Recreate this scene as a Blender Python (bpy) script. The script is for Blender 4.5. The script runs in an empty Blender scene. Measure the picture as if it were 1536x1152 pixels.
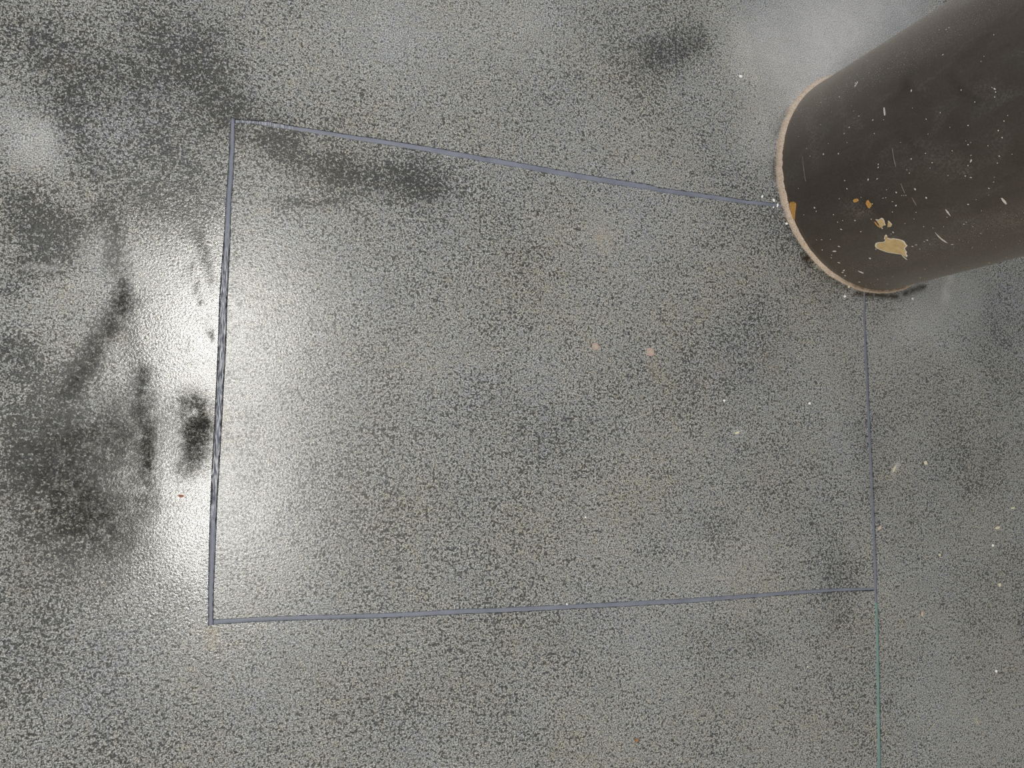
import bpy, bmesh, math, random
import numpy as np
from mathutils import Vector, Matrix
random.seed(7)
rng = np.random.default_rng(11)
sc = bpy.context.scene
col = sc.collection

# ------------------------------------------------------------------ camera
CAM_H = 1.5
FPX, NX, NY = 1150.0, 355.0, 682.0            # focal length in pixels, point straight below the lens
_d = Vector((NX - 768, NY - 576, FPX)).normalized()
_ex = Vector((1, 0, 0)); _ex = (_ex - _d * _ex.dot(_d)).normalized()
_ey = _d.cross(_ex)


def ray(px, py):
    r = Vector((px - 768, py - 576, FPX))
    return Vector((r.dot(_ex), -r.dot(_ey), -r.dot(_d)))


def floor_at(px, py, z=0.0):
    r = ray(px, py)
    t = (z - CAM_H) / r.z
    return Vector((r.x * t, r.y * t, z))


cam = bpy.data.cameras.new('camera')
cam_o = bpy.data.objects.new('camera', cam)
col.objects.link(cam_o)
cam.sensor_width = 36.0
cam.lens = FPX / 1536 * 36.0
cam.clip_start = 0.05
_X = Vector((_ex.x, -_ey.x, -_d.x)); _Y = -Vector((_ex.y, -_ey.y, -_d.y)); _Z = -Vector((_ex.z, -_ey.z, -_d.z))
m = Matrix((_X, _Y, _Z)).transposed().to_4x4()
m.translation = (0, 0, CAM_H)
cam_o.matrix_world = m
sc.camera = cam_o

# ------------------------------------------------------------------ light
w = bpy.data.worlds.new('world'); sc.world = w
w.use_nodes = True
bg = w.node_tree.nodes['Background']
bg.inputs[0].default_value = (0.93, 0.97, 1.0, 1)
bg.inputs[1].default_value = 0.27


def area(name, loc, target, sx, sy, power, color):
    l = bpy.data.lights.new(name, 'AREA')
    l.shape = 'RECTANGLE'; l.size = sx; l.size_y = sy; l.energy = power; l.color = color
    o = bpy.data.objects.new(name, l); col.objects.link(o)
    o.location = loc
    o.rotation_euler = (Vector(target) - Vector(loc)).to_track_quat('-Z', 'Y').to_euler()
    return o


def batten(name, x, y, z, width, length, power, color):
    l = bpy.data.lights.new(name, 'AREA')
    l.shape = 'RECTANGLE'; l.size = width; l.size_y = length; l.energy = power; l.color = color
    o = bpy.data.objects.new(name, l); col.objects.link(o)
    o.location = (x, y, z)
    return o


batten('batten_light_a', -0.085, 0.68, 3.0, 0.16, 0.68, 40, (1.0, 0.98, 0.92))
batten('batten_light_b', -0.085, -0.31, 3.0, 0.16, 0.58, 33, (1.0, 0.98, 0.92))
batten('fill_light_far', -0.16, 5.2, 3.0, 0.16, 1.35, 100, (0.95, 0.98, 1.0))  # unseen lamp, added as soft fill from the far side
batten('fill_light_near', 2.4, -4.9, 3.0, 0.16, 1.35, 215, (1.0, 0.95, 0.76))  # unseen warm lamp, added to brighten the lower right floor
area('doorway_daylight', (2.4, 5.2, 1.6), (1.6, 1.0, 0.0), 2.4, 2.2, 70, (0.92, 0.96, 1.0))

vs = sc.view_settings
vs.view_transform = 'Standard'; vs.look = 'None'; vs.gamma = 1.0
vs.use_curve_mapping = False
vs.exposure = 0.08
sc.cycles.use_denoising = False        # keep the sharp grain of the floor


# ------------------------------------------------------------------ node helpers
class NT:
    def __init__(self, name):
        self.m = bpy.data.materials.new(name); self.m.use_nodes = True
        self.t = self.m.node_tree; self.n = self.t.nodes; self.l = self.t.links
        self.bsdf = self.n['Principled BSDF']
        self.co = self.n.new('ShaderNodeTexCoord').outputs['Object']

    def put(self, sock, v):
        if isinstance(v, bpy.types.NodeSocket):
            self.l.new(v, sock)
        elif isinstance(v, (tuple, list)):
            sock.default_value = tuple(v) if len(v) != 3 or sock.type == 'VECTOR' else (*v, 1)
        else:
            sock.default_value = v

    def noise(self, scale, detail=2.0, rough=0.5, dist=0.0, co=None, off=None):
        nd = self.n.new('ShaderNodeTexNoise')
        nd.inputs['Scale'].default_value = scale; nd.inputs['Detail'].default_value = detail
        nd.inputs['Roughness'].default_value = rough; nd.inputs['Distortion'].default_value = dist
        c = co or self.co
        if off:
            mp = self.n.new('ShaderNodeVectorMath'); mp.operation = 'ADD'
            self.l.new(c, mp.inputs[0]); mp.inputs[1].default_value = off; c = mp.outputs[0]
        self.l.new(c, nd.inputs['Vector'])
        return nd.outputs['Fac']

    def voro(self, scale, co=None, rnd=1.0):
        nd = self.n.new('ShaderNodeTexVoronoi'); nd.inputs['Scale'].default_value = scale
        nd.inputs['Randomness'].default_value = rnd
        self.l.new(co or self.co, nd.inputs['Vector'])
        return nd.outputs['Distance'], nd.outputs['Color']

    def math(self, op, a, b=0.0, c=None, clamp=False):
        nd = self.n.new('ShaderNodeMath'); nd.operation = op; nd.use_clamp = clamp
        self.put(nd.inputs[0], a); self.put(nd.inputs[1], b)
        if c is not None: self.put(nd.inputs[2], c)
        return nd.outputs[0]

    def add(self, *xs):
        r = xs[0]
        for x in xs[1:]: r = self.math('ADD', r, x)
        return r

    def lin(self, x, a, b):                      # a*x + b
        return self.math('MULTIPLY_ADD', x, a, b)

    def rng(self, x, lo, hi, a=0.0, b=1.0, smooth=False):
        nd = self.n.new('ShaderNodeMapRange'); nd.clamp = True
        if smooth: nd.interpolation_type = 'SMOOTHSTEP'
        self.put(nd.inputs[0], x)
        for i, v in enumerate((lo, hi, a, b)): self.put(nd.inputs[i + 1], v)
        return nd.outputs[0]

    def ramp(self, x, stops):
        nd = self.n.new('ShaderNodeValToRGB'); e = nd.color_ramp.elements
        while len(e) < len(stops): e.new(0.5)
        for el, (p, c) in zip(e, stops):
            el.position = p; el.color = (*c, 1) if isinstance(c, tuple) else (c, c, c, 1)
        self.put(nd.inputs[0], x)
        return nd.outputs['Color']

    def mix(self, f, a, b, mode='MIX'):
        nd = self.n.new('ShaderNodeMix'); nd.data_type = 'RGBA'; nd.blend_type = mode
        self.put(nd.inputs[0], f); self.put(nd.inputs[6], a); self.put(nd.inputs[7], b)
        return nd.outputs[2]

    def attr(self, name):
        nd = self.n.new('ShaderNodeAttribute'); nd.attribute_name = name
        return nd.outputs['Fac']

    def bump(self, h, strength, dist):
        nd = self.n.new('ShaderNodeBump'); nd.inputs['Strength'].default_value = strength
        nd.inputs['Distance'].default_value = dist
        self.l.new(h, nd.inputs['Height'])
        self.l.new(nd.outputs[0], self.bsdf.inputs['Normal'])

    def out(self, base=None, rough=None, spec=None):
        if base is not None: self.put(self.bsdf.inputs['Base Color'], base)
        if rough is not None: self.put(self.bsdf.inputs['Roughness'], rough)
        if spec is not None: self.put(self.bsdf.inputs['Specular IOR Level'], spec)
        return self.m


# ------------------------------------------------------------------ materials
def mat_concrete(name, rough_lo, rough_hi, dark, coat, coat_rough):
    t = NT(name)
    grain = t.noise(420, 3.0, 0.7)
    fleck = t.noise(222, 2.0, 0.55, 0.4, off=(3.1, 7.7, 0))
    fleck2 = t.noise(122, 2.5, 0.6, 0.5, off=(6.4, 2.2, 0))
    mott = t.noise(17, 4.0, 0.62, off=(1.0, 2.0, 0))
    broad = t.noise(3.2, 3.0, 0.55, off=(5.0, 9.0, 0))
    stain = t.attr('stain'); haze = t.attr('haze'); rust = t.attr('rust')
    warp = t.noise(44, 5.0, 0.78, off=(8.0, 1.0, 0))
    st = t.math('MULTIPLY', stain, t.lin(warp, 4.2, -1.1))
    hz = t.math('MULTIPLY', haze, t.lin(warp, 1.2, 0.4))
    # pale cement field with a fine two-tone grain
    field_ = t.add(t.lin(grain, 3.5, -1.25), t.lin(mott, 0.35, -0.175), t.lin(st, -0.14, 0.0))
    base = t.ramp(field_, [(0.0, 0.040), (0.25, 0.105), (0.5, 0.215), (0.75, 0.345), (1.0, 0.50)])
    # dark flecks, denser where the surface is worn
    dens = t.add(t.lin(mott, 0.20, -0.10), t.lin(broad, 0.13, -0.065), t.math('MINIMUM', t.lin(st, 0.165, dark), 0.10), t.lin(hz, -0.16, 0.0))
    f1 = t.rng(t.math('ADD', fleck, dens), 0.548, 0.612)
    f2 = t.rng(t.math('ADD', fleck2, t.math('MULTIPLY', dens, 1.15)), 0.596, 0.662)
    fl = t.math('MAXIMUM', t.math('MULTIPLY', f1, 0.92), t.math('MULTIPLY', f2, 0.86))
    base = t.mix(fl, base, t.ramp(grain, [(0.35, 0.012), (0.65, 0.045)]))
    # stained ground, with a bystander's reflection and shade put into the colour
    keep = t.rng(t.noise(240, 2.5, 0.6, off=(9.0, 3.0, 0)), 0.50, 0.60)          # pale grains stay clean
    darkf = t.math('MULTIPLY', t.math('MULTIPLY', t.attr('stain_shade'), t.lin(warp, 1.6, 0.3)), t.lin(keep, -0.75, 1.0), clamp=True)
    base = t.mix(t.math('MULTIPLY', darkf, 0.85), base, t.mix(1.0, base, (0.22, 0.21, 0.19), 'MULTIPLY'))
    # cement is bluish in places, ochre in others
    tint = t.noise(4.0, 3.0, 0.6, off=(12.0, 4.0, 0))
    base = t.mix(1.0, base, t.ramp(tint, [(0.34, (0.985, 0.995, 1.01)), (0.5, (1.005, 1.0, 0.972)), (0.66, (1.025, 1.0, 0.92))]), 'MULTIPLY')
    fine = t.noise(60, 2.0, 0.6, off=(2.0, 14.0, 0))
    base = t.mix(1.0, base, t.ramp(fine, [(0.34, (0.975, 0.99, 1.03)), (0.5, (1.0, 1.0, 1.0)), (0.68, (1.04, 1.0, 0.93))]), 'MULTIPLY')
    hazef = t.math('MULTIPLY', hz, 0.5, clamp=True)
    base = t.mix(hazef, base, t.ramp(grain, [(0.32, (0.27, 0.265, 0.265)), (0.68, (0.66, 0.64, 0.635))]))  # pale dust, with a glancing reflection painted into the colour
    rs = t.math('MULTIPLY', rust, t.rng(warp, 0.3, 0.62), clamp=True)
    base = t.mix(t.math('MULTIPLY', rs, 0.7), base, (0.27, 0.20, 0.11))
    base = t.mix(t.math('MULTIPLY', t.attr('grime_shade'), t.rng(warp, 0.25, 0.5), clamp=True), base, (0.030, 0.022, 0.014))  # gunk, and contact shade painted along the pillar foot
    # coating: orange peel, dulled where stained, dusty or painted dark
    dull = t.math('MULTIPLY', t.math('MULTIPLY', t.attr('matte'), t.rng(warp, 0.3, 0.55)), t.rng(grain, 0.38, 0.56, 0.45, 1.0), clamp=True)
    gl = t.add(t.rng(mott, 0.3, 0.7, rough_lo, rough_hi), t.math('MULTIPLY', hz, 0.25), t.math('MULTIPLY', dull, 0.4))
    h = t.add(t.noise(250, 1.5, 0.5, off=(0.5, 0.2, 0)), t.math('MULTIPLY', grain, 0.5))
    t.bump(h, 0.20, 0.0014)
    t.l.new(t.bsdf.inputs['Normal'].links[0].from_socket, t.bsdf.inputs['Coat Normal'])
    t.put(t.bsdf.inputs['Coat Weight'], t.rng(dull, 0.0, 1.0, coat, 0.0))
    t.bsdf.inputs['Coat Roughness'].default_value = coat_rough
    return t.out(base, gl, t.rng(dull, 0.0, 1.0, 0.42, 0.06))


def mat_sealant(name, c_lo, c_hi, worn=0.0, streak=(45, 520)):
    t = NT(name)
    n = t.noise(22, 3, 0.6); f = t.noise(260, 2, 0.6)
    sm = t.n.new('ShaderNodeMapping'); t.l.new(t.co, sm.inputs[0]); sm.inputs['Scale'].default_value = (streak[1], streak[0], 60)
    s = t.noise(1.0, 3, 0.6, co=sm.outputs[0])
    x = t.add(t.lin(n, 0.9, 0.05), t.lin(f, 0.5, -0.25))
    base = t.mix(t.rng(x, 0.2, 0.8), c_lo, c_hi)
    wr = t.attr('worn')
    base = t.mix(t.math('MULTIPLY', wr, t.rng(s, 0.50, 0.60), clamp=True), base, (0.46, 0.47, 0.49))
    base = t.mix(t.math('MULTIPLY', wr, t.rng(s, 0.46, 0.36), clamp=True), base, (0.02, 0.022, 0.026))
    t.bump(t.add(t.math('MULTIPLY', f, 0.4), t.math('MULTIPLY', s, t.lin(wr, 3.0, 0.2))), 0.5, 0.001)
    return t.out(base, t.rng(n, 0.3, 0.7, 0.42, 0.6), 0.4)


def mat_pillar():
    t = NT('pillar_black_paint')
    mp = t.n.new('ShaderNodeMapping'); t.l.new(t.co, mp.inputs[0]); mp.inputs['Scale'].default_value = (1, 1, 0.45)
    broad = t.noise(4.5, 4, 0.6, 0.4, co=mp.outputs[0]); mid = t.noise(18, 4, 0.65, 0.6, co=mp.outputs[0], off=(4, 4, 1))
    fine = t.noise(240, 3, 0.6)
    base = t.ramp(t.add(t.lin(broad, 0.8, 0.0), t.lin(mid, 0.4, -0.1)),
                  [(0.32, (0.023, 0.0165, 0.013)), (0.48, (0.040, 0.030, 0.0245)), (0.60, (0.042, 0.037, 0.031)), (0.76, (0.066, 0.051, 0.042))])
    base = t.mix(t.rng(fine, 0.35, 0.7, 0, 0.35), base, (0.074, 0.064, 0.054))
    # rubbed chalky patches low on the shaft
    rub = t.math('MULTIPLY', t.rng(mid, 0.52, 0.72), t.rng(fine, 0.45, 0.62))
    base = t.mix(t.math('MULTIPLY', rub, 0.35), base, (0.15, 0.135, 0.12))
    # drips and smears darker
    sm = t.n.new('ShaderNodeMapping'); t.l.new(t.co, sm.inputs[0]); sm.inputs['Scale'].default_value = (16, 16, 4)
    smear = t.noise(1.0, 3, 0.6, 1.2, co=sm.outputs[0])
    base = t.mix(t.rng(smear, 0.62, 0.72, 0, 0.4), base, (0.022, 0.017, 0.013))
    base = t.mix(t.math('MULTIPLY', t.attr('smear'), t.rng(mid, 0.3, 0.6, 0.5, 1.0), clamp=True), base, (0.014, 0.009, 0.006))
    base = t.mix(t.math('MULTIPLY', t.attr('rubbed'), t.math('MULTIPLY', t.rng(fine, 0.42, 0.6), t.rng(mid, 0.35, 0.6)), clamp=True), base, (0.14, 0.12, 0.105))
    # tiny white spatter
    d, c = t.voro(95)
    sep = t.n.new('ShaderNodeSeparateColor'); t.l.new(c, sep.inputs[0])
    spot = t.math('MULTIPLY', t.rng(d, 0.16, 0.10), t.math('GREATER_THAN', sep.outputs[0], 0.975))
    base = t.mix(t.math('MULTIPLY', spot, t.rng(mid, 0.42, 0.58)), base, (0.34, 0.31, 0.27))
    t.bump(t.add(t.math('MULTIPLY', fine, 0.25), t.math('MULTIPLY', mid, 1.2)), 0.12, 0.0015)
    t.bsdf.inputs['Sheen Weight'].default_value = 0.16; t.bsdf.inputs['Sheen Roughness'].default_value = 0.55   # warm sheen put in for grazing reflections along the edges
    t.bsdf.inputs['Sheen Tint'].default_value = (1.0, 0.88, 0.72, 1)
    return t.out(base, t.rng(mid, 0.3, 0.7, 0.40, 0.55), 0.5)


def mat_plain(name, a, b, scale=300, rough=0.75, bump=0.3):
    t = NT(name)
    n = t.noise(scale, 3, 0.6)
    t.bump(n, bump, 0.001)
    return t.out(t.mix(t.rng(n, 0.3, 0.7), a, b), rough, 0.3)


def mat_collar():
    t = NT('collar_mortar')
    n = t.noise(60, 3, 0.6); f = t.noise(420, 3, 0.65); b = t.noise(7, 2, 0.5, off=(3, 1, 0))
    base = t.mix(t.rng(n, 0.3, 0.7), (0.36, 0.27, 0.205), (0.47, 0.38, 0.30))
    base = t.mix(t.rng(f, 0.48, 0.66, 0, 0.7), base, (0.62, 0.55, 0.47))
    base = t.mix(t.rng(f, 0.44, 0.30, 0, 0.75), base, (0.10, 0.055, 0.03))
    base = t.mix(t.math('MULTIPLY', t.attr('grime_shade'), t.rng(n, 0.25, 0.7, 0.35, 1.0), clamp=True), base, (0.10, 0.058, 0.035))
    t.bump(t.add(f, n), 0.6, 0.002)
    return t.out(base, 0.75, 0.3)


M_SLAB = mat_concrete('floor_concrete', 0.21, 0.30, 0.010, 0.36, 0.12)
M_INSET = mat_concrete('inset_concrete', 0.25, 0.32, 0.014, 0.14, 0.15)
M_SEAL = mat_sealant('sealant_blue_grey', (0.105, 0.113, 0.145), (0.17, 0.18, 0.222))
M_TEAL = mat_sealant('sealant_teal', (0.105, 0.175, 0.168), (0.155, 0.25, 0.238))
M_PAINT = mat_pillar()
M_COLLAR = mat_collar()
M_TAN = mat_plain('chip_tan_plaster', (0.50, 0.345, 0.165), (0.64, 0.47, 0.25), 90)
M_ORANGE = mat_plain('chip_orange_plaster', (0.46, 0.22, 0.05), (0.66, 0.38, 0.13), 260)
M_PALE = mat_plain('chip_pale_edge', (0.66, 0.56, 0.42), (0.85, 0.77, 0.62), 400)
M_WHITE = mat_plain('white_spatter', (0.50, 0.46, 0.40), (0.75, 0.71, 0.64), 500)
M_SCRATCH = mat_plain('faint_scratch', (0.13, 0.115, 0.10), (0.24, 0.215, 0.19), 500)
M_BED = mat_plain('joint_bed', (0.03, 0.03, 0.03), (0.05, 0.05, 0.05), 200)


# ------------------------------------------------------------------ object helpers
def link_mesh(name, verts, faces, mat, parent=None, smooth=False):
    me = bpy.data.meshes.new(name)
    me.from_pydata([tuple(v) for v in verts], [], faces)
    me.materials.append(mat)
    if smooth: me.polygons.foreach_set('use_smooth', [True] * len(me.polygons))
    me.update()
    o = bpy.data.objects.new(name, me); col.objects.link(o)
    if parent: o.parent = parent
    return o


def set_attr(o, name, vals):
    a = o.data.attributes.new(name, 'FLOAT', 'POINT')
    a.data.foreach_set('value', np.asarray(vals, np.float32))


# ------------------------------------------------------------------ joint lines (pixel, width) -> floor
def P(px, py): return np.array(floor_at(px, py)[:2])


LEFT = [(349.3, 176, 7), (348, 220, 8), (346, 260, 9), (343, 300, 8.7), (341, 350, 10), (338, 400, 12), (335, 450, 13), (333, 520, 13),
        (330, 578, 12.3), (327, 640, 11.8), (323.5, 700, 12), (320.5, 760, 11), (318.5, 820, 10.5), (316.5, 880, 9), (315.8, 939, 8.3)]
TOP = [(353, 181.5, 6), (382, 183, 5.5), (405, 186, 8), (444, 192.5, 6.5), (476, 197.5, 7), (523, 205, 7.5), (580, 213.5, 8), (641, 223.5, 8.5),
       (700, 234, 8.5), (768, 245.7, 8.5), (868, 264.3, 9), (930, 274, 9), (974, 280.5, 8.5), (988, 284.5, 7), (1043, 292, 8), (1118, 302.7, 6.5),
       (1158, 306.5, 5.6), (1240, 317, 5.6), (1292, 324, 5.6)]
BOTTOM = [(320.5, 933, 8), (412, 928, 7.5), (500, 925.5, 7.5), (600, 922.5, 8), (690, 917.5, 8), (750, 915.5, 8), (868, 909.7, 7.5),
          (950, 905.5, 8), (1033, 901, 7.5), (1118, 894.7, 6.8), (1200, 888.3, 6), (1262, 884.6, 5.3), (1311, 882.7, 4.6)]
RIGHT = [(1293.6, 324, 4), (1297, 441, 3.2), (1296.6, 470, 3.8), (1297.8, 500, 4), (1300, 552, 5), (1301, 580, 4.8), (1304.5, 651, 5), (1308, 726, 5),
         (1311.3, 801, 5), (1313.2, 850, 5), (1313.6, 884, 4.6), (1313.9, 904, 3.6), (1315.4, 912, 4.7), (1316.4, 960, 4.8), (1318, 1050, 5), (1319.2, 1152, 5.3)]


def edges(line):
    """two world polylines, the sides of a joint whose centre line and width are given"""
    c = np.array([P(x, y) for x, y, _ in line])
    k = np.gradient(c, axis=0); k /= np.linalg.norm(k, axis=1)[:, None]
    n = np.c_[-k[:, 1], k[:, 0]]
    wd = []
    for i, (x, y, pw) in enumerate(line):       # pixel width across the line -> metres
        e = 1e-3
        q = c[i] + n[i] * e
        r = Vector((q[0], q[1], -CAM_H))
        v = Vector((_ex[0] * r.x - _ey[0] * r.y - _d[0] * r.z, _ex[1] * r.x - _ey[1] * r.y - _d[1] * r.z, _ex[2] * r.x - _ey[2] * r.y - _d[2] * r.z))
        p = np.array((768 + FPX * v.x / v.z - x, 576 + FPX * v.y / v.z - y))
        wd.append(pw * e / np.linalg.norm(p))
    wd = np.array(wd)
    return c, wd, c + n * wd[:, None] / 2, c - n * wd[:, None] / 2


def resample(poly, n, power=1.0):
    s = np.r_[0, np.cumsum(np.linalg.norm(np.diff(poly, axis=0), axis=1))]
    u = np.linspace(0, 1, n + 1)
    if power > 1: u = u ** power
    elif power < 0: u = 1 - (1 - u) ** (-power)
    u = u * s[-1]
    return np.c_[np.interp(u, s, poly[:, 0]), np.interp(u, s, poly[:, 1])]


cL, wL, L_r, L_l = edges(LEFT)        # travelling down the picture the left normal is to the right
cT, wT, T_u, T_d = edges(TOP)
cB, wB, B_u, B_d = edges(BOTTOM)
cR, wR, R_r, R_l = edges(RIGHT)
NBR = 10                               # index of the T junction in RIGHT
XMIN, XMAX, YMIN, YMAX = -2.6, 4.4, -2.8, 3.6
# grid nodes: V0..V5 across, H0..H5 upwards
node = {}
node[1, 1], node[2, 1] = L_l[-1], L_r[-1]
node[1, 2], node[2, 2] = L_l[-1] + (0, 0.011), np.array((L_r[-1][0], B_u[0][1]))
node[2, 1] = np.array((L_r[-1][0], B_d[0][1])); node[1, 1] = np.array((L_l[-1][0], L_l[-1][1]))
node[1, 4], node[2, 4] = L_l[0], np.array((L_r[0][0], T_u[0][1]))
node[1, 3], node[2, 3] = L_l[0] - (0, 0.008), np.array((L_r[0][0], T_d[0][1]))
node[3, 3], node[4, 3], node[3, 4], node[4, 4] = R_l[0] - (0, 0.004), R_r[0] - (0, 0.004), R_l[0] + (0, 0.004), R_r[0] + (0, 0.004)
node[3, 2], node[3, 1] = R_l[NBR] + (0, 0.004), R_l[NBR] - (0, 0.004)
node[4, 2], node[4, 1] = R_r[NBR] + (0, 0.004), R_r[NBR] - (0, 0.004)
for i in (1, 2): node[i, 0] = np.array((node[i, 1][0], YMIN)); node[i, 5] = np.array((node[i, 4][0], YMAX))
_down = (R_l[-1] - R_l[NBR]) / (R_l[-1] - R_l[NBR])[1]
for i, e in ((3, R_l), (4, R_r)):
    node[i, 0] = e[-1] + _down * (YMIN - e[-1][1]); node[i, 5] = np.array((node[i, 4][0], YMAX))
for j in range(1, 5):
    node[0, j] = np.array((XMIN, node[1, j][1])); node[5, j] = np.array((XMAX, node[4, j][1]))
node[0, 0], node[5, 0], node[0, 5], node[5, 5] = map(np.array, ((XMIN, YMIN), (XMAX, YMIN), (XMIN, YMAX), (XMAX, YMAX)))
NXC = [64, 2, 130, 2, 90]; NYC = [80, 2, 84, 2, 96]
PWX = [-2.0, 1, 1, 1, 1.8]; PWY = [-1.9, 1, 1, 1, 1.8]
hcurve, vcurve = {}, {}
for i in range(5):
    for j in range(6):
        poly = np.array([node[i, j], node[i + 1, j]])
        if i == 2 and 1 <= j <= 4:
            mid = {1: B_d, 2: B_u, 3: T_d, 4: T_u}[j][1:-1]
            poly = np.vstack([node[i, j], mid, node[i + 1, j]])
        hcurve[i, j] = resample(poly, NXC[i], PWX[i])
for i in range(6):
    for j in range(5):
        poly = np.array([node[i, j], node[i, j + 1]])
        if j == 2 and 1 <= i <= 4:
            mid = {1: L_l[::-1][1:-1], 2: L_r[::-1][1:-1], 3: R_l[1:NBR][::-1], 4: R_r[1:NBR][::-1]}[i]
            poly = np.vstack([node[i, j], mid, node[i, j + 1]])
        if j == 0 and i in (3, 4):
            poly = np.vstack([node[i, j], (R_l if i == 3 else R_r)[NBR + 1:][::-1], node[i, j + 1]])
        vcurve[i, j] = resample(poly, NYC[j], PWY[j])


def coons(i, j):
    b, t_, l, r = hcurve[i, j], hcurve[i, j + 1], vcurve[i, j], vcurve[i + 1, j]
    nu, nv = len(b), len(l)
    def par(c): 
        s = np.r_[0, np.cumsum(np.linalg.norm(np.diff(c, axis=0), axis=1))]; return s / s[-1]
    u = par(b)[None, :, None]; v = par(l)[:, None, None]
    S = (1 - v) * b[None] + v * t_[None] + (1 - u) * l[:, None] + u * r[:, None]
    S = S - ((1 - u) * (1 - v) * b[0] + u * (1 - v) * b[-1] + (1 - u) * v * t_[0] + u * v * t_[-1])
    return S


def build_floor(name, cells, walls, mat, parent=None):
    V, F = [], []
    for (i, j) in cells:
        S = coons(i, j); nv, nu = S.shape[:2]; o = len(V)
        V += [(p[0], p[1], 0.0) for p in S.reshape(-1, 2)]
        idx = lambda a, b: o + a * nu + b
        for a in range(nv - 1):
            for b in range(nu - 1):
                F.append((idx(a, b), idx(a, b + 1), idx(a + 1, b + 1), idx(a + 1, b)))
    for c in walls:                       # sides of the joints
        o = len(V); n = len(c)
        V += [(p[0], p[1], 0.0) for p in c] + [(p[0], p[1], -0.02) for p in c]
        F += [(o + k, o + k + 1, o + n + k + 1, o + n + k) for k in range(n - 1)]
    ob = link_mesh(name, V, F, mat, parent)
    bm = bmesh.new(); bm.from_mesh(ob.data)
    bmesh.ops.remove_doubles(bm, verts=bm.verts, dist=1e-5)
    bm.to_mesh(ob.data); bm.free()
    co = np.empty(len(ob.data.vertices) * 3, np.float32); ob.data.vertices.foreach_get('co', co); co = co.reshape(-1, 3)
    for nm, strokes in STROKES.items():
        set_attr(ob, nm, field(co[:, :2], strokes))
    return ob


def field(xy, strokes):
    """soft capsules: (x0,y0,x1,y1 in picture pixels, radius in pixels, strength) laid on the floor"""
    out = np.zeros(len(xy))
    for (x0, y0, x1, y1, r, s) in strokes:
        a, b = P(x0, y0), P(x1, y1)
        k = np.linalg.norm(P((x0 + x1) / 2 + 1, (y0 + y1) / 2) - P((x0 + x1) / 2, (y0 + y1) / 2))
        rad = r * k
        ab = b - a; t = np.clip(((xy - a) @ ab) / max(ab @ ab, 1e-9), 0, 1)
        d = np.linalg.norm(xy - a - t[:, None] * ab, axis=1) / rad
        out += s * np.exp(-d ** 2)
    return np.clip(out, -1.0, 1.6)


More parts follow.
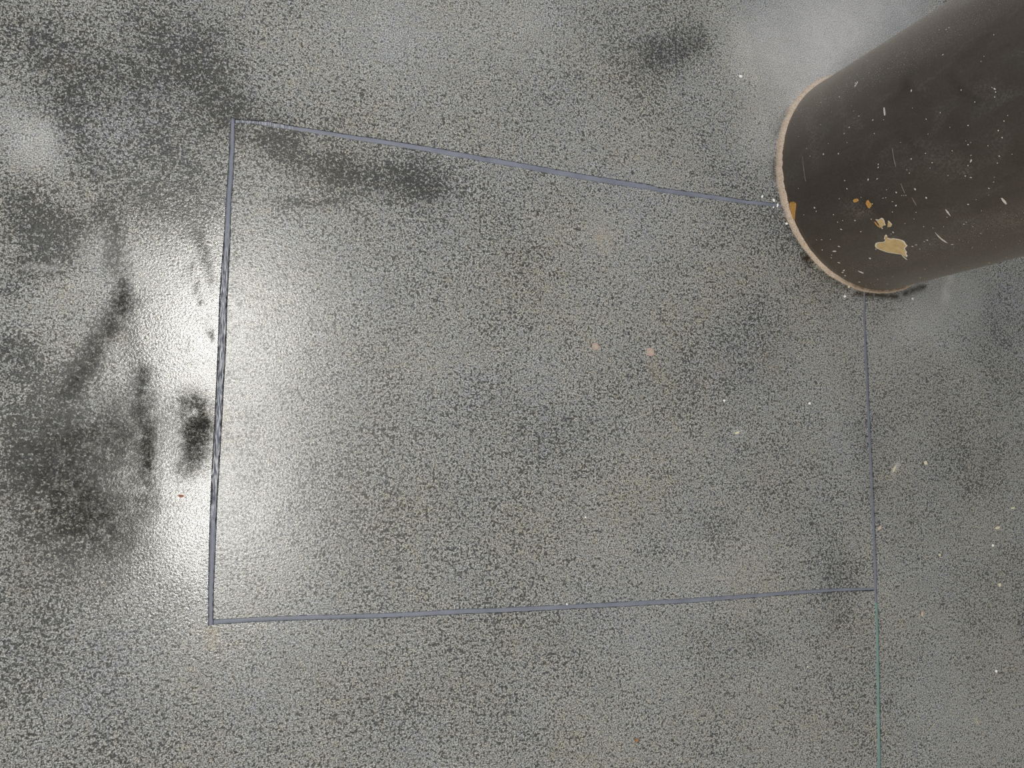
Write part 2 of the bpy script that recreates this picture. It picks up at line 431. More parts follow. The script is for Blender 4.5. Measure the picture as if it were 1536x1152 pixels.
STROKES = {
    'stain': [
        # dark worn patches upper left
        (120, 110, 210, 130, 60, .42), (230, 40, 300, 60, 60, .38), (290, 110, 330, 170, 45, .45), (240, 220, 300, 280, 55, .40), (100, 170, 130, 240, 35, .45),
        (190, 290, 280, 320, 45, .35), (60, 330, 100, 345, 32, .55), (30, 300, 60, 380, 40, .35), (20, 40, 60, 60, 50, .25), (360, 170, 420, 190, 40, .25),
        (20, 180, 40, 210, 45, -.35), (60, 215, 80, 240, 30, -.3), (460, 70, 560, 60, 70, -.12),
        # dark band inside the inset slab
        (430, 235, 500, 255, 30, .34), (500, 255, 640, 285, 28, .40), (420, 305, 520, 303, 7, .45), (620, 250, 660, 270, 30, .25), (400, 210, 430, 215, 20, .3),
        (975, 85, 1045, 62, 24, .42), (960, 100, 1010, 100, 40, .10), (900, 60, 1000, 50, 60, .05),
        # crossing tyre-like smears at left
        (158, 315, 172, 385, 13, .65), (172, 385, 186, 455, 12, .75), (186, 455, 100, 590, 20, .85), (100, 590, 40, 640, 26, .5), (190, 490, 215, 560, 13, .7),
        (215, 560, 222, 700, 15, .75), (222, 700, 222, 790, 13, .5), (110, 340, 90, 400, 18, .35), (60, 390, 20, 430, 22, .35), (0, 520, 40, 530, 22, .55), (20, 560, 60, 560, 20, .4),
        (70, 450, 120, 430, 30, -.25), (200, 380, 260, 400, 35, -.15), (280, 440, 290, 560, 50, -.15),
        # large dark area: wear plus a person's shade painted in
        (110, 660, 190, 640, 60, .62), (40, 700, 150, 740, 60, .55), (150, 770, 190, 800, 50, .45), (30, 620, 50, 660, 45, .35), (50, 800, 130, 850, 55, .30), (210, 850, 260, 880, 40, .28),
        (20, 880, 60, 930, 45, .22), (40, 1000, 130, 990, 60, .14), (200, 600, 210, 640, 30, .4), (180, 950, 260, 930, 40, .15),
        (286, 605, 296, 640, 17, .95), (292, 650, 280, 700, 15, .8), (250, 620, 270, 640, 18, .3),  # notch painted dark where the glare is interrupted
        # scuffs beside the joint
        (296, 345, 312, 400, 6, .5), (312, 400, 318, 440, 5, .45), (283, 390, 302, 455, 3.5, .55), (302, 350, 325, 440, 12, .2), (316, 495, 318, 510, 4, .9), (282, 520, 285, 520, 4, .7),
        (315, 470, 317, 480, 4, .6), (306, 480, 308, 500, 3, .6),
        # faint clouds elsewhere
        (1255, 850, 1275, 870, 20, .22), (1245, 895, 1260, 930, 22, .2), (1425, 690, 1450, 700, 45, .06), (1100, 560, 1150, 540, 60, .14), (840, 640, 860, 700, 40, .06), (760, 620, 800, 640, 60, .12),
        (1060, 790, 1090, 790, 18, .2), (500, 760, 520, 800, 60, .10), (560, 540, 580, 620, 60, .08), (1300, 640, 1310, 740, 25, .2), (1045, 960, 1060, 970, 40, .12), (1120, 950, 1140, 960, 30, .15),
        (1490, 520, 1530, 640, 60, .15), (1490, 700, 1530, 800, 50, .08), (1180, 330, 1240, 430, 30, .15), (1320, 470, 1360, 450, 20, .2)],
    'stain_shade': [(120, 665, 175, 650, 55, .55), (150, 760, 185, 790, 48, .55), (50, 720, 120, 740, 60, .45), (60, 820, 150, 850, 55, .3), (180, 600, 205, 700, 24, .45), (205, 700, 210, 820, 18, .45),  # stains, and a person's shade put into the colour of the big area
               (175, 385, 186, 455, 10, .5), (186, 455, 100, 590, 15, .7), (192, 490, 216, 560, 9, .5), (216, 560, 222, 700, 9, .5), (288, 605, 294, 640, 20, .9), (292, 650, 283, 690, 17, .75), (305, 620, 308, 690, 12, .5), (236, 660, 275, 690, 14, .25),
               (520, 260, 640, 283, 20, .2), (300, 350, 314, 405, 5, .4), (284, 392, 302, 455, 3, .45), (985, 82, 1040, 64, 18, .3), (120, 110, 330, 170, 60, .12), (160, 320, 172, 385, 10, .4)],
    'haze': [(1250, 40, 1340, 10, 60, .75), (1170, 70, 1270, 60, 55, .55), (1190, 130, 1230, 110, 35, .5), (1190, 165, 1200, 150, 14, .5), (1120, 90, 1140, 70, 35, .25), (1140, 200, 1150, 180, 35, .25),  # dust by the pillar, plus a painted reflection at upper right
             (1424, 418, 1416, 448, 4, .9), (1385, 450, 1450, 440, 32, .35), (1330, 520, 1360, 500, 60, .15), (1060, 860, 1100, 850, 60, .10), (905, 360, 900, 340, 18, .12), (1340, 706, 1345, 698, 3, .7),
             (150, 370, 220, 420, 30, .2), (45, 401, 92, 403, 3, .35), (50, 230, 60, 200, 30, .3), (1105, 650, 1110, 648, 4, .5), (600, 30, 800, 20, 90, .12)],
    'rust': [(905, 352, 905, 366, 12, .5), (316, 948, 320, 960, 9, .8), (400, 314, 401, 315, 4, 1.3), (926, 230, 928, 240, 8, .35), (270, 744, 273, 744, 4, .6), (1055, 460, 1060, 465, 10, .3), (980, 545, 984, 560, 12, .35), (1050, 570, 1060, 580, 10, .3),
             (1150, 540, 1160, 560, 16, .2), (890, 516, 893, 520, 8, .3), (176, 508, 178, 510, 12, .3), (92, 90, 96, 100, 10, .2), (1075, 545, 1085, 555, 14, .2)],
    'grime_shade': [(1207, 385, 1213, 392, 4.5, 1.5), (1284, 441, 1345, 444, 3.5, 1.2), (1355, 441, 1385, 430, 3.5, 1.1), (1164, 290, 1174, 312, 2.5, .6), (1180, 336, 1200, 370, 3, .5), (1230, 408, 1275, 435, 3, .8),  # gunk spot; the lines under the collar also paint its contact shadow
              (1160, 240, 1161, 270, 3, .6), (1166, 200, 1180, 165, 4, .35)],
    'matte': [(105, 660, 160, 650, 60, .8), (110, 770, 150, 790, 60, .8), (20, 690, 80, 760, 80, .7), (286, 605, 296, 640, 24, 1.0), (292, 650, 282, 700, 20, .9), (308, 610, 306, 690, 14, .7), (172, 330, 188, 455, 9, .6), (186, 458, 110, 580, 14, .6), (216, 560, 222, 720, 8, .6), (296, 345, 316, 420, 6, .5), (283, 390, 302, 455, 4, .5), (186, 455, 100, 590, 22, .4), (172, 385, 186, 455, 13, .5), (215, 560, 222, 760, 16, .5),
              (316, 495, 318, 510, 4, .9), (282, 520, 285, 520, 4, .7)],
}

floor_cells = [(i, j) for i in range(5) for j in range(5) if not (1 <= i <= 3 and 1 <= j <= 3) and (i, j) != (3, 0)]
walls = [vcurve[1, j] for j in (1, 2, 3)] + [vcurve[4, j] for j in (0, 1, 2, 3)] + [vcurve[3, 0]] + [hcurve[i, 1] for i in (1, 2)] + [hcurve[i, 4] for i in (1, 2, 3)]
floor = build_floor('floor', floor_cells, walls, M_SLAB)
floor['kind'] = 'structure'
inset = build_floor('floor_slab', [(2, 2)], [vcurve[2, 2], vcurve[3, 2], hcurve[2, 2], hcurve[2, 3]], M_INSET, floor)
inset['label'] = 'rectangular inset concrete panel framed by sealed joints'
bed = link_mesh('joint_bed', [(XMIN, YMIN, -.02), (XMAX, YMIN, -.02), (XMAX, YMAX, -.02), (XMIN, YMAX, -.02)], [(0, 1, 2, 3)], M_BED, floor)


def sealant(line, lo, hi, mat, fill, crown, worn=None, label=None, ext=None):
    """a bead of sealant lying in a joint, its top slightly below the floor"""
    c, wd = line[0][lo:hi], line[1][lo:hi]
    if ext is not None: c = np.vstack([c, ext]); wd = np.r_[wd, wd[-1]]
    s = np.r_[0, np.cumsum(np.linalg.norm(np.diff(c, axis=0), axis=1))]
    n = max(8, int(s[-1] / 0.006))
    u = np.linspace(0, s[-1], n + 1)
    c = np.c_[np.interp(u, s, c[:, 0]), np.interp(u, s, c[:, 1])]; wd = np.interp(u, s, wd)
    k = np.gradient(c, axis=0); k /= np.linalg.norm(k, axis=1)[:, None]; nr = np.c_[-k[:, 1], k[:, 0]]
    prof = [(-.5, -.018), (-.5, -.0016), (-.40, -.0006), (-.15, 0.0), (.12, 0.0), (.40, -.0006), (.5, -.0016), (.5, -.018)]
    V, F, W = [], [], []
    for q in range(n + 1):
        f = fill * (1 + 0.05 * rng.standard_normal()); sh = 0.03 * rng.standard_normal()
        wn = 0.0 if worn is None else worn(c[q])
        f = f * (1 - 0.10 * wn)
        for (a, z) in prof:
            p = c[q] + nr[q] * wd[q] * (a * f + sh)
            zz = z + (crown + 0.0006 * wn * rng.standard_normal() - 0.0006 * wn if z > -.01 else 0)
            V.append((p[0], p[1], zz)); W.append(wn)
    m_ = len(prof)
    for q in range(n):
        for a in range(m_ - 1):
            F.append((q * m_ + a, q * m_ + a + 1, (q + 1) * m_ + a + 1, (q + 1) * m_ + a))
    F += [tuple(range(m_))[::-1], tuple(n * m_ + a for a in range(m_))]
    o = link_mesh('joint_sealant', V, F, mat, floor, smooth=False)
    set_attr(o, 'worn', W)
    if label: o['label'] = label
    return o


def worn_left(p):
    y = p[1]; y0, y1, y2, y3 = P(341, 330)[1], P(337, 410)[1], P(321, 740)[1], P(318, 800)[1]
    return float(np.clip((y0 - y) / (y0 - y1), 0, 1) * np.clip((y - y3) / (y2 - y3), 0, 1))


def worn_top(p):
    x = p[0]; return float(np.clip((P(450, 194)[0] - x) / 0.06, 0, 0.55))


seal_left = sealant((cL, wL), 0, None, M_SEAL, 0.87, -0.0012, worn_left, 'thick scraped grey sealant joint at the glare')
seal_top = sealant((cT, wT), 0, None, M_SEAL, 0.98, -0.0003, worn_top)
seal_bottom = sealant((cB, wB), 0, None, M_SEAL, 0.98, -0.0003)
seal_right = sealant((cR, wR), 0, 12, M_SEAL, 0.94, -0.0006)
seal_teal = sealant((cR, wR), 11, None, M_TEAL, 0.96, -0.0006, None, 'teal green sealant joint', node[3, 0] * .5 + node[4, 0] * .5)


# drill-hole plugs in the inset slab: a pinkish ring around a paler filling
def disc_ring(r0, r1, z0, z1, n=20):
    V = [(r0 * math.cos(a) * (1 + .06 * math.sin(3 * a)), r0 * math.sin(a), z0) for a in np.linspace(0, 2 * math.pi, n, False)]
    V += [((r0 + r1) / 2 * math.cos(a), (r0 + r1) / 2 * math.sin(a), z1) for a in np.linspace(0, 2 * math.pi, n, False)]
    V += [(r1 * math.cos(a), r1 * math.sin(a) * (1 + .08 * math.cos(2 * a)), 0.0002) for a in np.linspace(0, 2 * math.pi, n, False)]
    F = [(q * n + k, q * n + (k + 1) % n, (q + 1) * n + (k + 1) % n, (q + 1) * n + k) for q in range(2) for k in range(n)]
    return V, F


M_PLUG = mat_plain('plug_pink_filler', (0.27, 0.20, 0.165), (0.38, 0.29, 0.245), 420)
M_PLUGC = mat_plain('plug_core', (0.27, 0.25, 0.225), (0.36, 0.31, 0.27), 500)
for (x, y, r, lab) in ((893, 519.5, 5.2, 'round pink filled drill hole'), (975.5, 528, 6.0, 'round pink filled drill hole')):
    p = floor_at(x, y); k = (P(x + 1, y) - P(x, y))[0]
    V, F = disc_ring(r * k * .42, r * k, 0.0004, 0.0009)
    o = link_mesh('drill_plug', V, F, M_PLUG, floor); o.location = p; o['label'] = lab
    V = [(0, 0, .0006)] + [(r * k * .45 * math.cos(a), r * k * .45 * math.sin(a), .0005) for a in np.linspace(0, 2 * math.pi, 14, False)]
    c_ = link_mesh('plug_core', V, [(0, 1 + q, 1 + (q + 1) % 14) for q in range(14)], M_PLUGC, o)

# ------------------------------------------------------------------ pillar
PX, PY, RS, RB = 1.00993 * 1.5, 0.46626 * 1.5, 0.1882 * 1.5, 0.1946 * 1.5
pillar = bpy.data.objects.new('pillar', None); col.objects.link(pillar)
pillar.location = (PX, PY, 0)
pillar['label'] = 'round black painted pillar with chipped paint standing on the concrete floor'
pillar['category'] = 'pillar'; pillar['kind'] = 'thing'


def on_pillar(px, py):
    """angle and height where the ray through a picture point meets the shaft"""
    r = ray(px, py); ox, oy = -PX, -PY
    A = r.x ** 2 + r.y ** 2; B = 2 * (ox * r.x + oy * r.y); Cc = ox * ox + oy * oy - RS * RS
    D = B * B - 4 * A * Cc
    t = -B / (2 * A) if D < 0 else (-B - math.sqrt(D)) / (2 * A)
    return math.atan2(oy + r.y * t, ox + r.x * t), CAM_H + r.z * t


def cyl(th, z, off=0.0):
    return ((RS + off) * math.cos(th), (RS + off) * math.sin(th), z)


N = 192
ang = np.linspace(0, 2 * math.pi, N, False)
jit = np.convolve(rng.standard_normal(N + 6), np.ones(3) / 3, 'valid')[:N]
wav = np.convolve(rng.standard_normal(N + 40), np.ones(20) / 20, 'valid')[:N]
low = np.array([np.clip((min((math.degrees(a) % 360) - 190, 345 - (math.degrees(a) % 360))) / 35, 0, 1) for a in ang])   # paint runs lower on this side
zs = [None] + [0.02 + 0.012 * k for k in range(90)] + [1.3, 1.8, 2.4, 3.2]
V, F = [], []
for z in [0] + zs:
    for k, a in enumerate(ang):
        zz = (0.0125 - 0.0065 * low[k] + 0.0012 * jit[k] + 0.003 * wav[k]) if z is None else z
        if z == 0: V.append(cyl(a, 0.0125 - 0.0065 * low[k] + 0.0012 * jit[k] + 0.003 * wav[k] + .0005, -0.004))
        else: V.append(cyl(a, zz, 0.0006 * math.sin(3 * a + 2 * (z or 0))))
for q in range(len(zs)):
    F += [(q * N + k, q * N + (k + 1) % N, (q + 1) * N + (k + 1) % N, (q + 1) * N + k) for k in range(N)]
F.append(tuple(len(zs) * N + k for k in range(N)))
shaft = link_mesh('shaft', V, F, M_PAINT, pillar, smooth=True)


def on_shaft(strokes):
    th = np.array([math.atan2(v[1], v[0]) for v in V]); zz = np.array([v[2] for v in V])
    uv = np.c_[(th % (2 * math.pi)) * RS, zz]
    out = np.zeros(len(uv))
    for x0, y0, x1, y1, rr_, s_ in strokes:
        a, b = [np.array(((t_ % (2 * math.pi)) * RS, z_)) for t_, z_ in (on_pillar(x0, y0), on_pillar(x1, y1))]
        ab = b - a; t_ = np.clip(((uv - a) @ ab) / max(ab @ ab, 1e-9), 0, 1)
        d = np.linalg.norm(uv - a - t_[:, None] * ab, axis=1) / (rr_ * 0.00115)
        out += s_ * np.exp(-d ** 2)
    return np.clip(out, 0, 1)


set_attr(shaft, 'smear', on_shaft([(1368, 95, 1358, 130, 7, .6), (1358, 130, 1338, 152, 13, .6), (1352, 120, 1372, 140, 9, .5), (1424, 112, 1440, 135, 6, .7), (1440, 135, 1466, 152, 7, .6), (1398, 30, 1424, 15, 5, .55),
                                   (1440, 88, 1478, 60, 10, .45), (1480, 50, 1505, 30, 9, .4), (1355, 205, 1375, 225, 9, .4), (1240, 270, 1300, 310, 40, .25), (1300, 300, 1330, 330, 14, .5), (1430, 180, 1445, 215, 14, .25), (1190, 240, 1215, 280, 22, .3)]))
set_attr(shaft, 'rubbed', on_shaft([(1213, 175, 1226, 215, 16, .8), (1210, 215, 1225, 235, 12, .5), (1232, 128, 1236, 160, 10, .5), (1258, 145, 1262, 150, 7, .7), (1283, 178, 1290, 190, 6, .8), (1262, 160, 1275, 200, 12, .4),
                                    (1385, 130, 1410, 170, 8, .4), (1270, 310, 1300, 318, 18, .6), (1440, 260, 1450, 262, 8, .4), (1400, 230, 1430, 240, 14, .3), (1460, 130, 1500, 140, 16, .25), (1500, 330, 1520, 335, 16, .4), (1420, 320, 1450, 330, 20, .3)]))

prof = [(-.006, .016), (.0006, .0135), (.0045, .0105), (.0080, .0065), (.0098, .0022), (.0102, 0.0)]
V, F, G = [], [], []
j2 = np.convolve(rng.standard_normal(N + 6), np.ones(2) / 2, 'valid')[:N]
for q, (dr, z) in enumerate(prof):
    for k, a in enumerate(ang):
        s = 1 + (0.12 * j2[k] + 0.5 * wav[k] * 0.4 if 1 < q else 0)
        zq = z * (1 - .45 * low[k])
        V.append(cyl(a, zq * (1 + .08 * rng.standard_normal()) if 0 < q < 5 else zq, dr * s * (1 - .18 * low[k])))
        deg = math.degrees(a) % 360
        g = 0.0
        if 238 < deg < 330: g = min(1, (deg - 238) / 20)          # the side turned to the lower edge is dirty
        G.append(g * (1.0 if q in (1, 2) else 0.45) if q != 4 else g * .3)
for q in range(len(prof) - 1):
    F += [(q * N + k, (q + 1) * N + k, (q + 1) * N + (k + 1) % N, q * N + (k + 1) % N) for k in range(N)]
collar = link_mesh('mortar_collar', V, F, M_COLLAR, pillar, smooth=True)
collar['label'] = 'beige mortar fillet around the pillar foot'
set_attr(collar, 'grime_shade', G)


def thin(poly, f=.55):
    """narrow a sliver towards its long axis"""
    q = np.array(poly, float); c = q.mean(0); ax = np.linalg.svd(q - c)[2][0]
    return [tuple(c + ax * ((p - c) @ ax) + f * ((p - c) - ax * ((p - c) @ ax))) for p in q]


def conform(name, poly_px, mat, off, parent, skirt=True, cuts=3, label=None, inset=1.0):
    """a thin patch with an irregular outline lying on the curved shaft"""
    q = [on_pillar(*p) for p in poly_px]
    if inset != 1.0:
        cx = sum(a for a, _ in q) / len(q); cz = sum(b for _, b in q) / len(q)
        q = [(cx + (a - cx) * inset, cz + (b - cz) * inset) for a, b in q]
    bm = bmesh.new()
    f = bm.faces.new([bm.verts.new((a * RS, b, 0)) for a, b in q])
    if f.normal.z < 0: f.normal_flip()
    if skirt:
        r = bmesh.ops.extrude_face_region(bm, geom=[f])
        top = [v for v in r['geom'] if isinstance(v, bmesh.types.BMVert)]
        for v in top: v.co.z = 1
        if f.is_valid: bm.faces.remove(f)
    bmesh.ops.triangulate(bm, faces=bm.faces[:])
    if cuts:
        big = [e for e in bm.edges if e.calc_length() > 0.006 and abs(e.verts[0].co.z - e.verts[1].co.z) < .5]
        for _ in range(2):
            bmesh.ops.subdivide_edges(bm, edges=[e for e in bm.edges if e.is_valid and abs(e.verts[0].co.z - e.verts[1].co.z) < .5 and e.calc_length() > 0.006], cuts=1)
            bmesh.ops.triangulate(bm, faces=bm.faces[:])
    for v in bm.verts:
        o_ = (off if v.co.z > .5 else -0.001) if skirt else off
        v.co = cyl(v.co.x / RS, v.co.y, o_)
    me = bpy.data.meshes.new(name); bm.to_mesh(me); bm.free(); me.materials.append(mat)
    o = bpy.data.objects.new(name, me); col.objects.link(o); o.parent = parent
    if label: o['label'] = label
    return o


def Z(ox, oy, s, pts): return [(ox + x / s, oy + y / s) for x, y in pts]


big = Z(1250, 270, 9.6, [(598, 940), (612, 905), (650, 895), (700, 893), (738, 885), (745, 860), (730, 845), (740, 800), (757, 785), (778, 808), (775, 828), (810, 842), (870, 838), (940, 850),
                         (1000, 868), (1030, 890), (1045, 920), (1070, 945), (1050, 962), (1030, 985), (1045, 1015), (1062, 1035), (1050, 1060), (1072, 1090), (1060, 1108), (1020, 1090), (980, 1070),
                         (900, 1060), (830, 1050), (760, 1035), (690, 1010), (640, 990), (610, 970)])
chips = [
    (big, M_TAN, 'large tan paint chip', .90),
    (Z(1250, 270, 9.6, [(608, 565), (650, 572), (690, 545), (720, 560), (735, 590), (740, 625), (752, 650), (720, 655), (690, 690), (718, 692), (705, 705), (672, 670), (650, 625)]), M_TAN, 'pale tan paint chip above the largest one', .86),
    (Z(1250, 270, 9.6, [(790, 585), (815, 605), (845, 640), (830, 670), (800, 675), (780, 680), (782, 640)]), M_TAN, 'small tan triangular paint chip', .86),
    (Z(1250, 270, 9.6, [(465, 335), (480, 295), (502, 288), (515, 318), (545, 345), (548, 375), (520, 410), (495, 395)]), M_ORANGE, 'orange paint chip', .9),
    (Z(1250, 270, 9.6, [(280, 295), (298, 275), (330, 266), (355, 280), (362, 300), (335, 318), (300, 325)]), M_ORANGE, 'small oval orange paint chip', .88),
    (Z(1140, 260, 12.8, [(560, 590), (590, 550), (640, 545), (680, 575), (690, 620), (680, 690), (670, 770), (665, 860), (655, 905), (640, 870), (620, 820), (600, 760), (575, 680)]), M_ORANGE, 'orange paint chip at the pillar foot', .9),
    (Z(1250, 270, 9.6, [(585, 600), (605, 605), (640, 650), (680, 680), (672, 690), (640, 668), (600, 625)]), M_ORANGE, 'thin brown paint chip', .8),
]
for poly, mt, lab, ins in chips:
    edge = conform('paint_chip', poly, M_PALE if mt is M_TAN else mt, 0.0005, pillar, True, 3, lab)
    conform('chip_plaster', poly, mt, 0.0009, edge, False, 3, None, ins)

scr = [
    Z(1376, 330, 9.6, [(250, 170), (300, 220), (350, 262), (395, 295), (440, 332), (400, 318), (350, 285), (300, 240)]),
    Z(1376, 330, 9.6, [(485, 345), (515, 345), (560, 385), (600, 390), (625, 440), (570, 415), (520, 385)]),
    [(1501.5, 297), (1504, 297.2), (1508, 301), (1511, 306), (1507, 303.5), (1503.5, 301)],
    [(1418, 314), (1420, 315), (1423, 318.5), (1426, 324), (1423.5, 322), (1420, 318)],
    [(1350.5, 275), (1352, 276), (1355, 284), (1357.5, 289.5), (1356, 289.5), (1353, 283)],
    [(1367.5, 296.5), (1369, 297.5), (1372, 302), (1375, 308), (1373.5, 308), (1370, 303)],
    [(1325.3, 161), (1326.5, 161.2), (1327.6, 167), (1327.8, 173), (1326.4, 173.5), (1325.6, 168)],
    [(1282, 128.5), (1284.5, 125.5), (1286.5, 121.5), (1287, 124), (1284, 128.5), (1282, 131)],
    [(1203.2, 235), (1204.3, 235), (1205.6, 252), (1209, 272), (1207.8, 272), (1204.6, 255)],
    [(1337.6, 222), (1338.6, 223), (1341, 238), (1344, 250), (1343, 250.5), (1340, 240)],
    [(1343.5, 86), (1346, 81), (1349.5, 76.5), (1350, 77.5), (1347, 82), (1344.5, 87)],
    Z(1250, 270, 9.6, [(965, 60), (980, 60), (1030, 180), (1022, 195), (1000, 140)]),
    Z(1250, 270, 9.6, [(970, 1065), (990, 1070), (1035, 1115), (1070, 1145), (1050, 1145), (1010, 1110)]),
    Z(1200, 350, 7.68, [(665, 430), (700, 438), (735, 455), (725, 462), (690, 448)]),
    Z(1200, 350, 7.68, [(1410, 395), (1440, 400), (1475, 420), (1465, 430), (1430, 415)]),
    Z(1100, 0, 3.523, [(1415, 1045), (1425, 1048), (1445, 1075), (1440, 1080), (1425, 1065)]),
]
for k, poly in enumerate(scr):
    conform('scratch', thin(poly) if k in (4, 5, 8, 9, 10, 11) else poly, M_SCRATCH if k in (4, 5, 8, 9, 10, 11) else M_WHITE, 0.0005, pillar, True, 0)

# spatter of small pale spots (px, py, half-size px, stretch)
spots = []
for ox, oy, s, lst in (
    (1200, 350, 7.68, [(393, 207, 20), (445, 338, 14), (505, 428, 16), (490, 450, 14), (520, 487, 12), (447, 150, 11), (255, 190, 10), (360, 282, 8), (683, 560, 16), (895, 528, 14), (1005, 580, 17), (1070, 497, 9), (860, 590, 8), (765, 600, 9),
                        (805, 288, 15), (1385, 505, 10), (1465, 77, 9), (350, 70, 7), (190, 75, 6), (365, 250, 6), (1235, 632, 11), (1105, 678, 8), (1300, 150, 10), (1345, 130, 8), (335, 393, 7), (815, 570, 8)]),
    (1376, 330, 9.6, [(670, 58, 15), (800, 95, 12), (142, 290, 13), (915, 190, 12), (1070, 290, 14), (790, 400, 16), (1128, 383, 10), (1035, 615, 16), (1280, 537, 14), (425, 658, 12), (110, 705, 18), (45, 825, 12), (105, 310, 8), (90, 95, 9), (925, 335, 8), (1235, 222, 6), (705, 30, 8), (180, 345, 8)]),
    (1250, 270, 9.6, [(195, 125, 11), (85, 268, 9), (400, 250, 9), (560, 345, 10), (755, 255, 9), (715, 262, 8), (850, 310, 9), (900, 370, 14), (1340, 258, 14), (1178, 135, 15), (905, 180, 14), (1045, 220, 8), (1015, 222, 7), (985, 222, 7), (310, 583, 13), (132, 583, 9), (860, 752, 14), (395, 742, 13),
                      (110, 710, 16), (80, 958, 15), (850, 460, 9), (1190, 465, 8), (1355, 865, 12), (1305, 885, 7), (1135, 955, 13), (1180, 935, 10), (525, 1125, 14), (1030, 625, 8), (545, 563, 11), (60, 605, 7), (1300, 670, 6), (1160, 560, 7), (1435, 690, 7), (765, 140, 8), (500, 5, 9)]),
    (1100, 0, 3.523, [(707, 322, 6), (645, 440, 7), (560, 512, 6), (463, 542, 5), (335, 585, 5), (737, 635, 5), (612, 673, 5), (586, 706, 4), (745, 706, 3), (476, 815, 6), (555, 812, 5), (940, 480, 6), (1107, 290, 5), (1380, 470, 7), (1385, 487, 4), (1240, 663, 4), (1400, 690, 5), (1420, 727, 4), (1240, 765, 5),
                       (1405, 825, 5), (1395, 862, 4), (1255, 850, 8), (1240, 875, 4), (1255, 938, 5), (1225, 930, 4), (940, 840, 5), (1050, 860, 4), (930, 915, 4), (712, 948, 5), (765, 885, 4), (760, 945, 5), (600, 998, 4), (960, 1000, 6), (1018, 1045, 6), (860, 1085, 5), (1345, 770, 3), (1430, 640, 4), (1350, 995, 4), (1375, 962, 3), (1240, 1080, 5), (1450, 610, 3)]),
    (1140, 260, 12.8, [(1045, 660, 22), (1078, 728, 14), (840, 795, 11), (1408, 793, 16), (1490, 935, 12), (1520, 490, 12), (735, 290, 9)]),
):
    for x, y, r in lst: spots.append((ox + x / s, oy + y / s, r / s))
for _ in range(70):
    x = random.uniform(1190, 1535); y = random.uniform(20, 420)
    spots.append((x, y, random.uniform(.5, 1.1)))
V, F = [], []
for x, y, r in spots:
    r = max(r * .78, .5)
    a0 = on_pillar(x, y)
    rr = ray(x, y); d = Vector((PX, PY, 0)) + Vector(cyl(*a0)) - Vector((0, 0, CAM_H))
    m_per_px = d.length / math.sqrt(FPX ** 2 + (x - 768) ** 2 + (y - 576) ** 2)
    if a0[1] < .02: continue
    o = len(V); n = 7; st = random.uniform(.9, 1.5); tw = random.uniform(0, 3.14)
    V.append(cyl(a0[0], a0[1], .0009))
    for k in range(n):
        t = 2 * math.pi * k / n; q = r * m_per_px * random.uniform(.75, 1.2)
        u, v = q * st * math.cos(t), q * math.sin(t) / st
        u, v = u * math.cos(tw) - v * math.sin(tw), u * math.sin(tw) + v * math.cos(tw)
        V.append(cyl(a0[0] + u / RS, a0[1] + v * 1.3, .0002))
    F += [(o, o + 1 + k, o + 1 + (k + 1) % n) for k in range(n)]
sp = link_mesh('paint_spatter', V, F, M_WHITE, pillar)
sp['kind'] = 'stuff'


# ------------------------------------------------------------------ crumbs lying on the floor
def crumb(name, px, py, lx, ly, h, ang_, mat, label, cat, group=None):
    p = floor_at(px, py); k = np.linalg.norm(P(px + 1, py) - P(px, py))
    bm = bmesh.new(); bmesh.ops.create_icosphere(bm, subdivisions=2, radius=1.0)
    for v in bm.verts:
        v.co *= random.uniform(.8, 1.15)
        v.co = (v.co.x * lx * k / 2, v.co.y * ly * k / 2, max(v.co.z, -.35) * h + .35 * h)
    me = bpy.data.meshes.new(name); bm.to_mesh(me); bm.free(); me.materials.append(mat)
    o = bpy.data.objects.new(name, me); col.objects.link(o); o.location = p; o.rotation_euler = (0, 0, math.radians(ang_))
    o['label'] = label; o['category'] = cat
    if group: o['group'] = group
    return o


M_CW = mat_plain('crumb_white', (0.60, 0.60, 0.58), (0.85, 0.84, 0.80), 800)
M_CY = mat_plain('crumb_cream', (0.46, 0.42, 0.30), (0.60, 0.55, 0.42), 800)
M_CR = mat_plain('crumb_red', (0.22, 0.09, 0.06), (0.34, 0.16, 0.11), 600)
M_CB = mat_plain('crumb_brown', (0.20, 0.09, 0.04), (0.36, 0.18, 0.08), 600)
M_CP = mat_plain('crumb_pink', (0.42, 0.31, 0.26), (0.52, 0.40, 0.34), 600)
G1 = 'pale crumbs scattered on the floor'
G2 = 'grit lying against the pillar foot'
crumb('crumb', 1110.5, 115, 5, 4, .003, 0, M_CW, 'bright white crumb on the floor above left of the pillar', 'crumb', G1)
crumb('brick_chip', 272, 744, 9, 5, .002, -10, M_CR, 'flat red-brown chip in the lower glare left of the thick joint', 'chip')
crumb('brick_chip', 954.5, 1110, 6, 5, .003, 20, M_CB, 'small orange-brown chip on the floor near the bottom edge', 'chip')
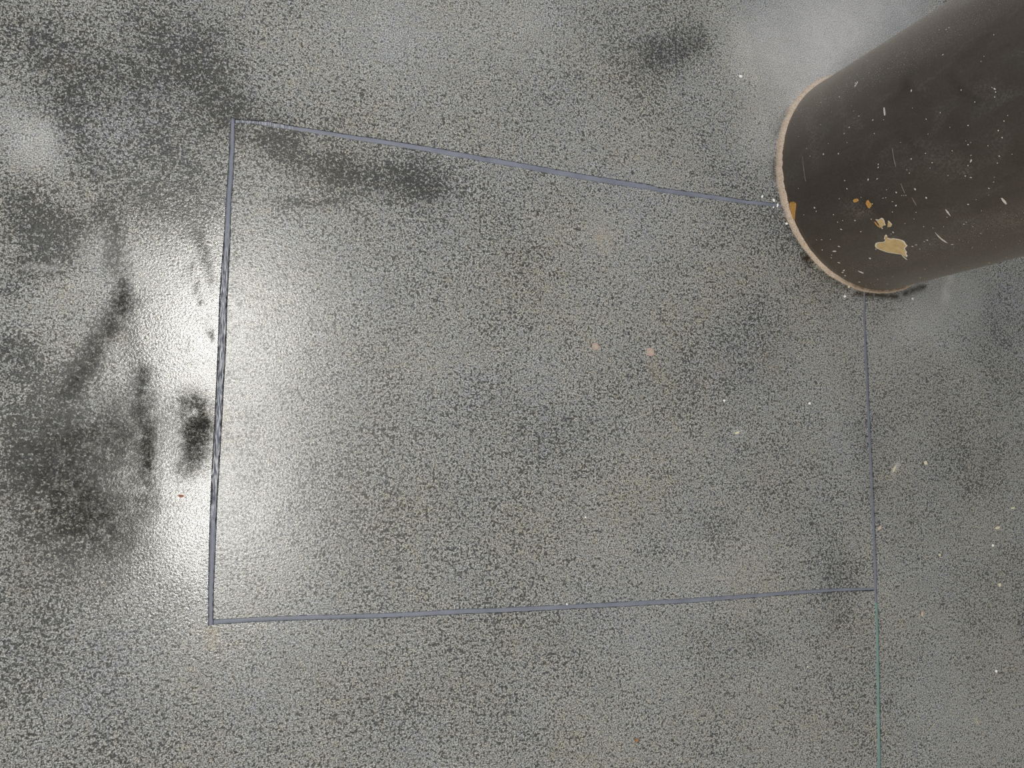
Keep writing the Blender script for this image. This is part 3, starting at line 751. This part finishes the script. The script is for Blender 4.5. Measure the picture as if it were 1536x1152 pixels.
for (x, y, a, b, r, mt, lab) in (
    (1086, 601, 4, 3, 0, M_CW, 'white crumb on the inset panel below right of the two drill plugs'),
    (1214, 605, 4, 3, 0, M_CW, 'white crumb on the inset panel nearest the right joint'),
    (1105.5, 649, 8, 3, 20, M_CY, 'pale curved flake on the inset panel'),
    (1388, 694, 5, 5, 0, M_CY, 'cream crumb right of the right joint, midway down'),
    (1341, 703, 11, 3, 60, M_CY, 'long pale flake close beside the right joint'),
    (1519, 762, 7, 2.5, 5, M_CY, 'thin cream flake near the right edge, higher one'),
    (1496, 791.5, 8, 3, 8, M_CY, 'longer cream flake near the right edge, lower one'),
    (1489, 818, 3.5, 3, 0, M_CW, 'tiny white crumb just below the long cream flake'),
    (1409, 832, 4, 3, 0, M_CY, 'tiny cream crumb right of the joint corner'),
    (1383, 921, 6, 3.5, 70, M_CP, 'pinkish flake right of the teal joint top'),
    (1499, 877, 5, 4, 0, M_CY, 'cream crumb near the right edge level with the joint corner'),
    (1494, 1006.5, 4, 3, 0, M_CW, 'white crumb in the lower right corner area'),
    (1211, 1000, 3, 3, 0, M_CY, 'cream speck on the floor left of the teal joint'),
    (1319, 792, 7, 4, 50, M_CP, 'pinkish crumb touching the right joint'),
    (850, 906, 3, 3, 0, M_CW, 'white speck on the bottom sealed joint'),
    (878, 776, 3, 3, 0, M_CW, 'white speck on the lower middle of the inset panel'),
):
    crumb('crumb', x, y, a, b, .0018, r, mt, lab, 'crumb', G1)
for (x, y, a, b, mt, lab) in (
    (1160.5, 300.5, 4, 4, M_CW, 'white grit grain just above the top joint end at the pillar'),
    (1166, 308, 2.5, 6, M_CW, 'elongated white grit grain in the top joint end at the pillar'),
    (1143, 295, 4, 3, M_CW, 'white grit grain left of the top joint end'),
    (1179.5, 335.5, 4, 3, M_CW, 'white grit grain at the pillar foot below the orange foot chip'),
    (1160, 311, 2.5, 2.5, M_CW, 'tiny white grit grain just below the top joint end'),
    (1273, 430, 4, 3, M_CY, 'cream grit grain at the pillar foot left of the right joint'),
    (1267, 444.5, 4, 3, M_CW, 'white grit grain on the panel below the pillar foot'),
    (1368.5, 448, 3, 2.5, M_CW, 'white grit grain right of the right joint below the pillar'),
):
    crumb('grit_grain', x, y, a, b, .0018, random.uniform(0, 180), mt, lab, 'grit', G2)


def fibre(pts, rad, label):
    """a thin thread lying on the floor"""
    cu = bpy.data.curves.new('fibre', 'CURVE'); cu.dimensions = '3D'; cu.bevel_depth = rad; cu.bevel_resolution = 1
    sp_ = cu.splines.new('POLY'); sp_.points.add(len(pts) - 1)
    base = floor_at(*pts[0])
    for q, p in zip(sp_.points, pts):
        v = floor_at(*p) - base; q.co = (v.x, v.y, rad * 1.05, 1)
    cu.materials.append(M_CY)
    dg = bpy.data.objects.new('fibre_curve', cu); col.objects.link(dg)
    me = bpy.data.meshes.new_from_object(dg.evaluated_get(bpy.context.evaluated_depsgraph_get()))
    bpy.data.objects.remove(dg)
    o = bpy.data.objects.new('fibre', me); col.objects.link(o); o.location = base
    o['label'] = label; o['category'] = 'fibre'; o['group'] = 'loose fibres on the floor'


fibre([(1461, 1076), (1463, 1079), (1465, 1083), (1467, 1086)], .0007, 'short bent pale fibre near the lower right corner')
fibre([(1406, 1080), (1400, 1087), (1395, 1093), (1389, 1100)], .0005, 'thin straight pale fibre on the floor right of the teal joint')
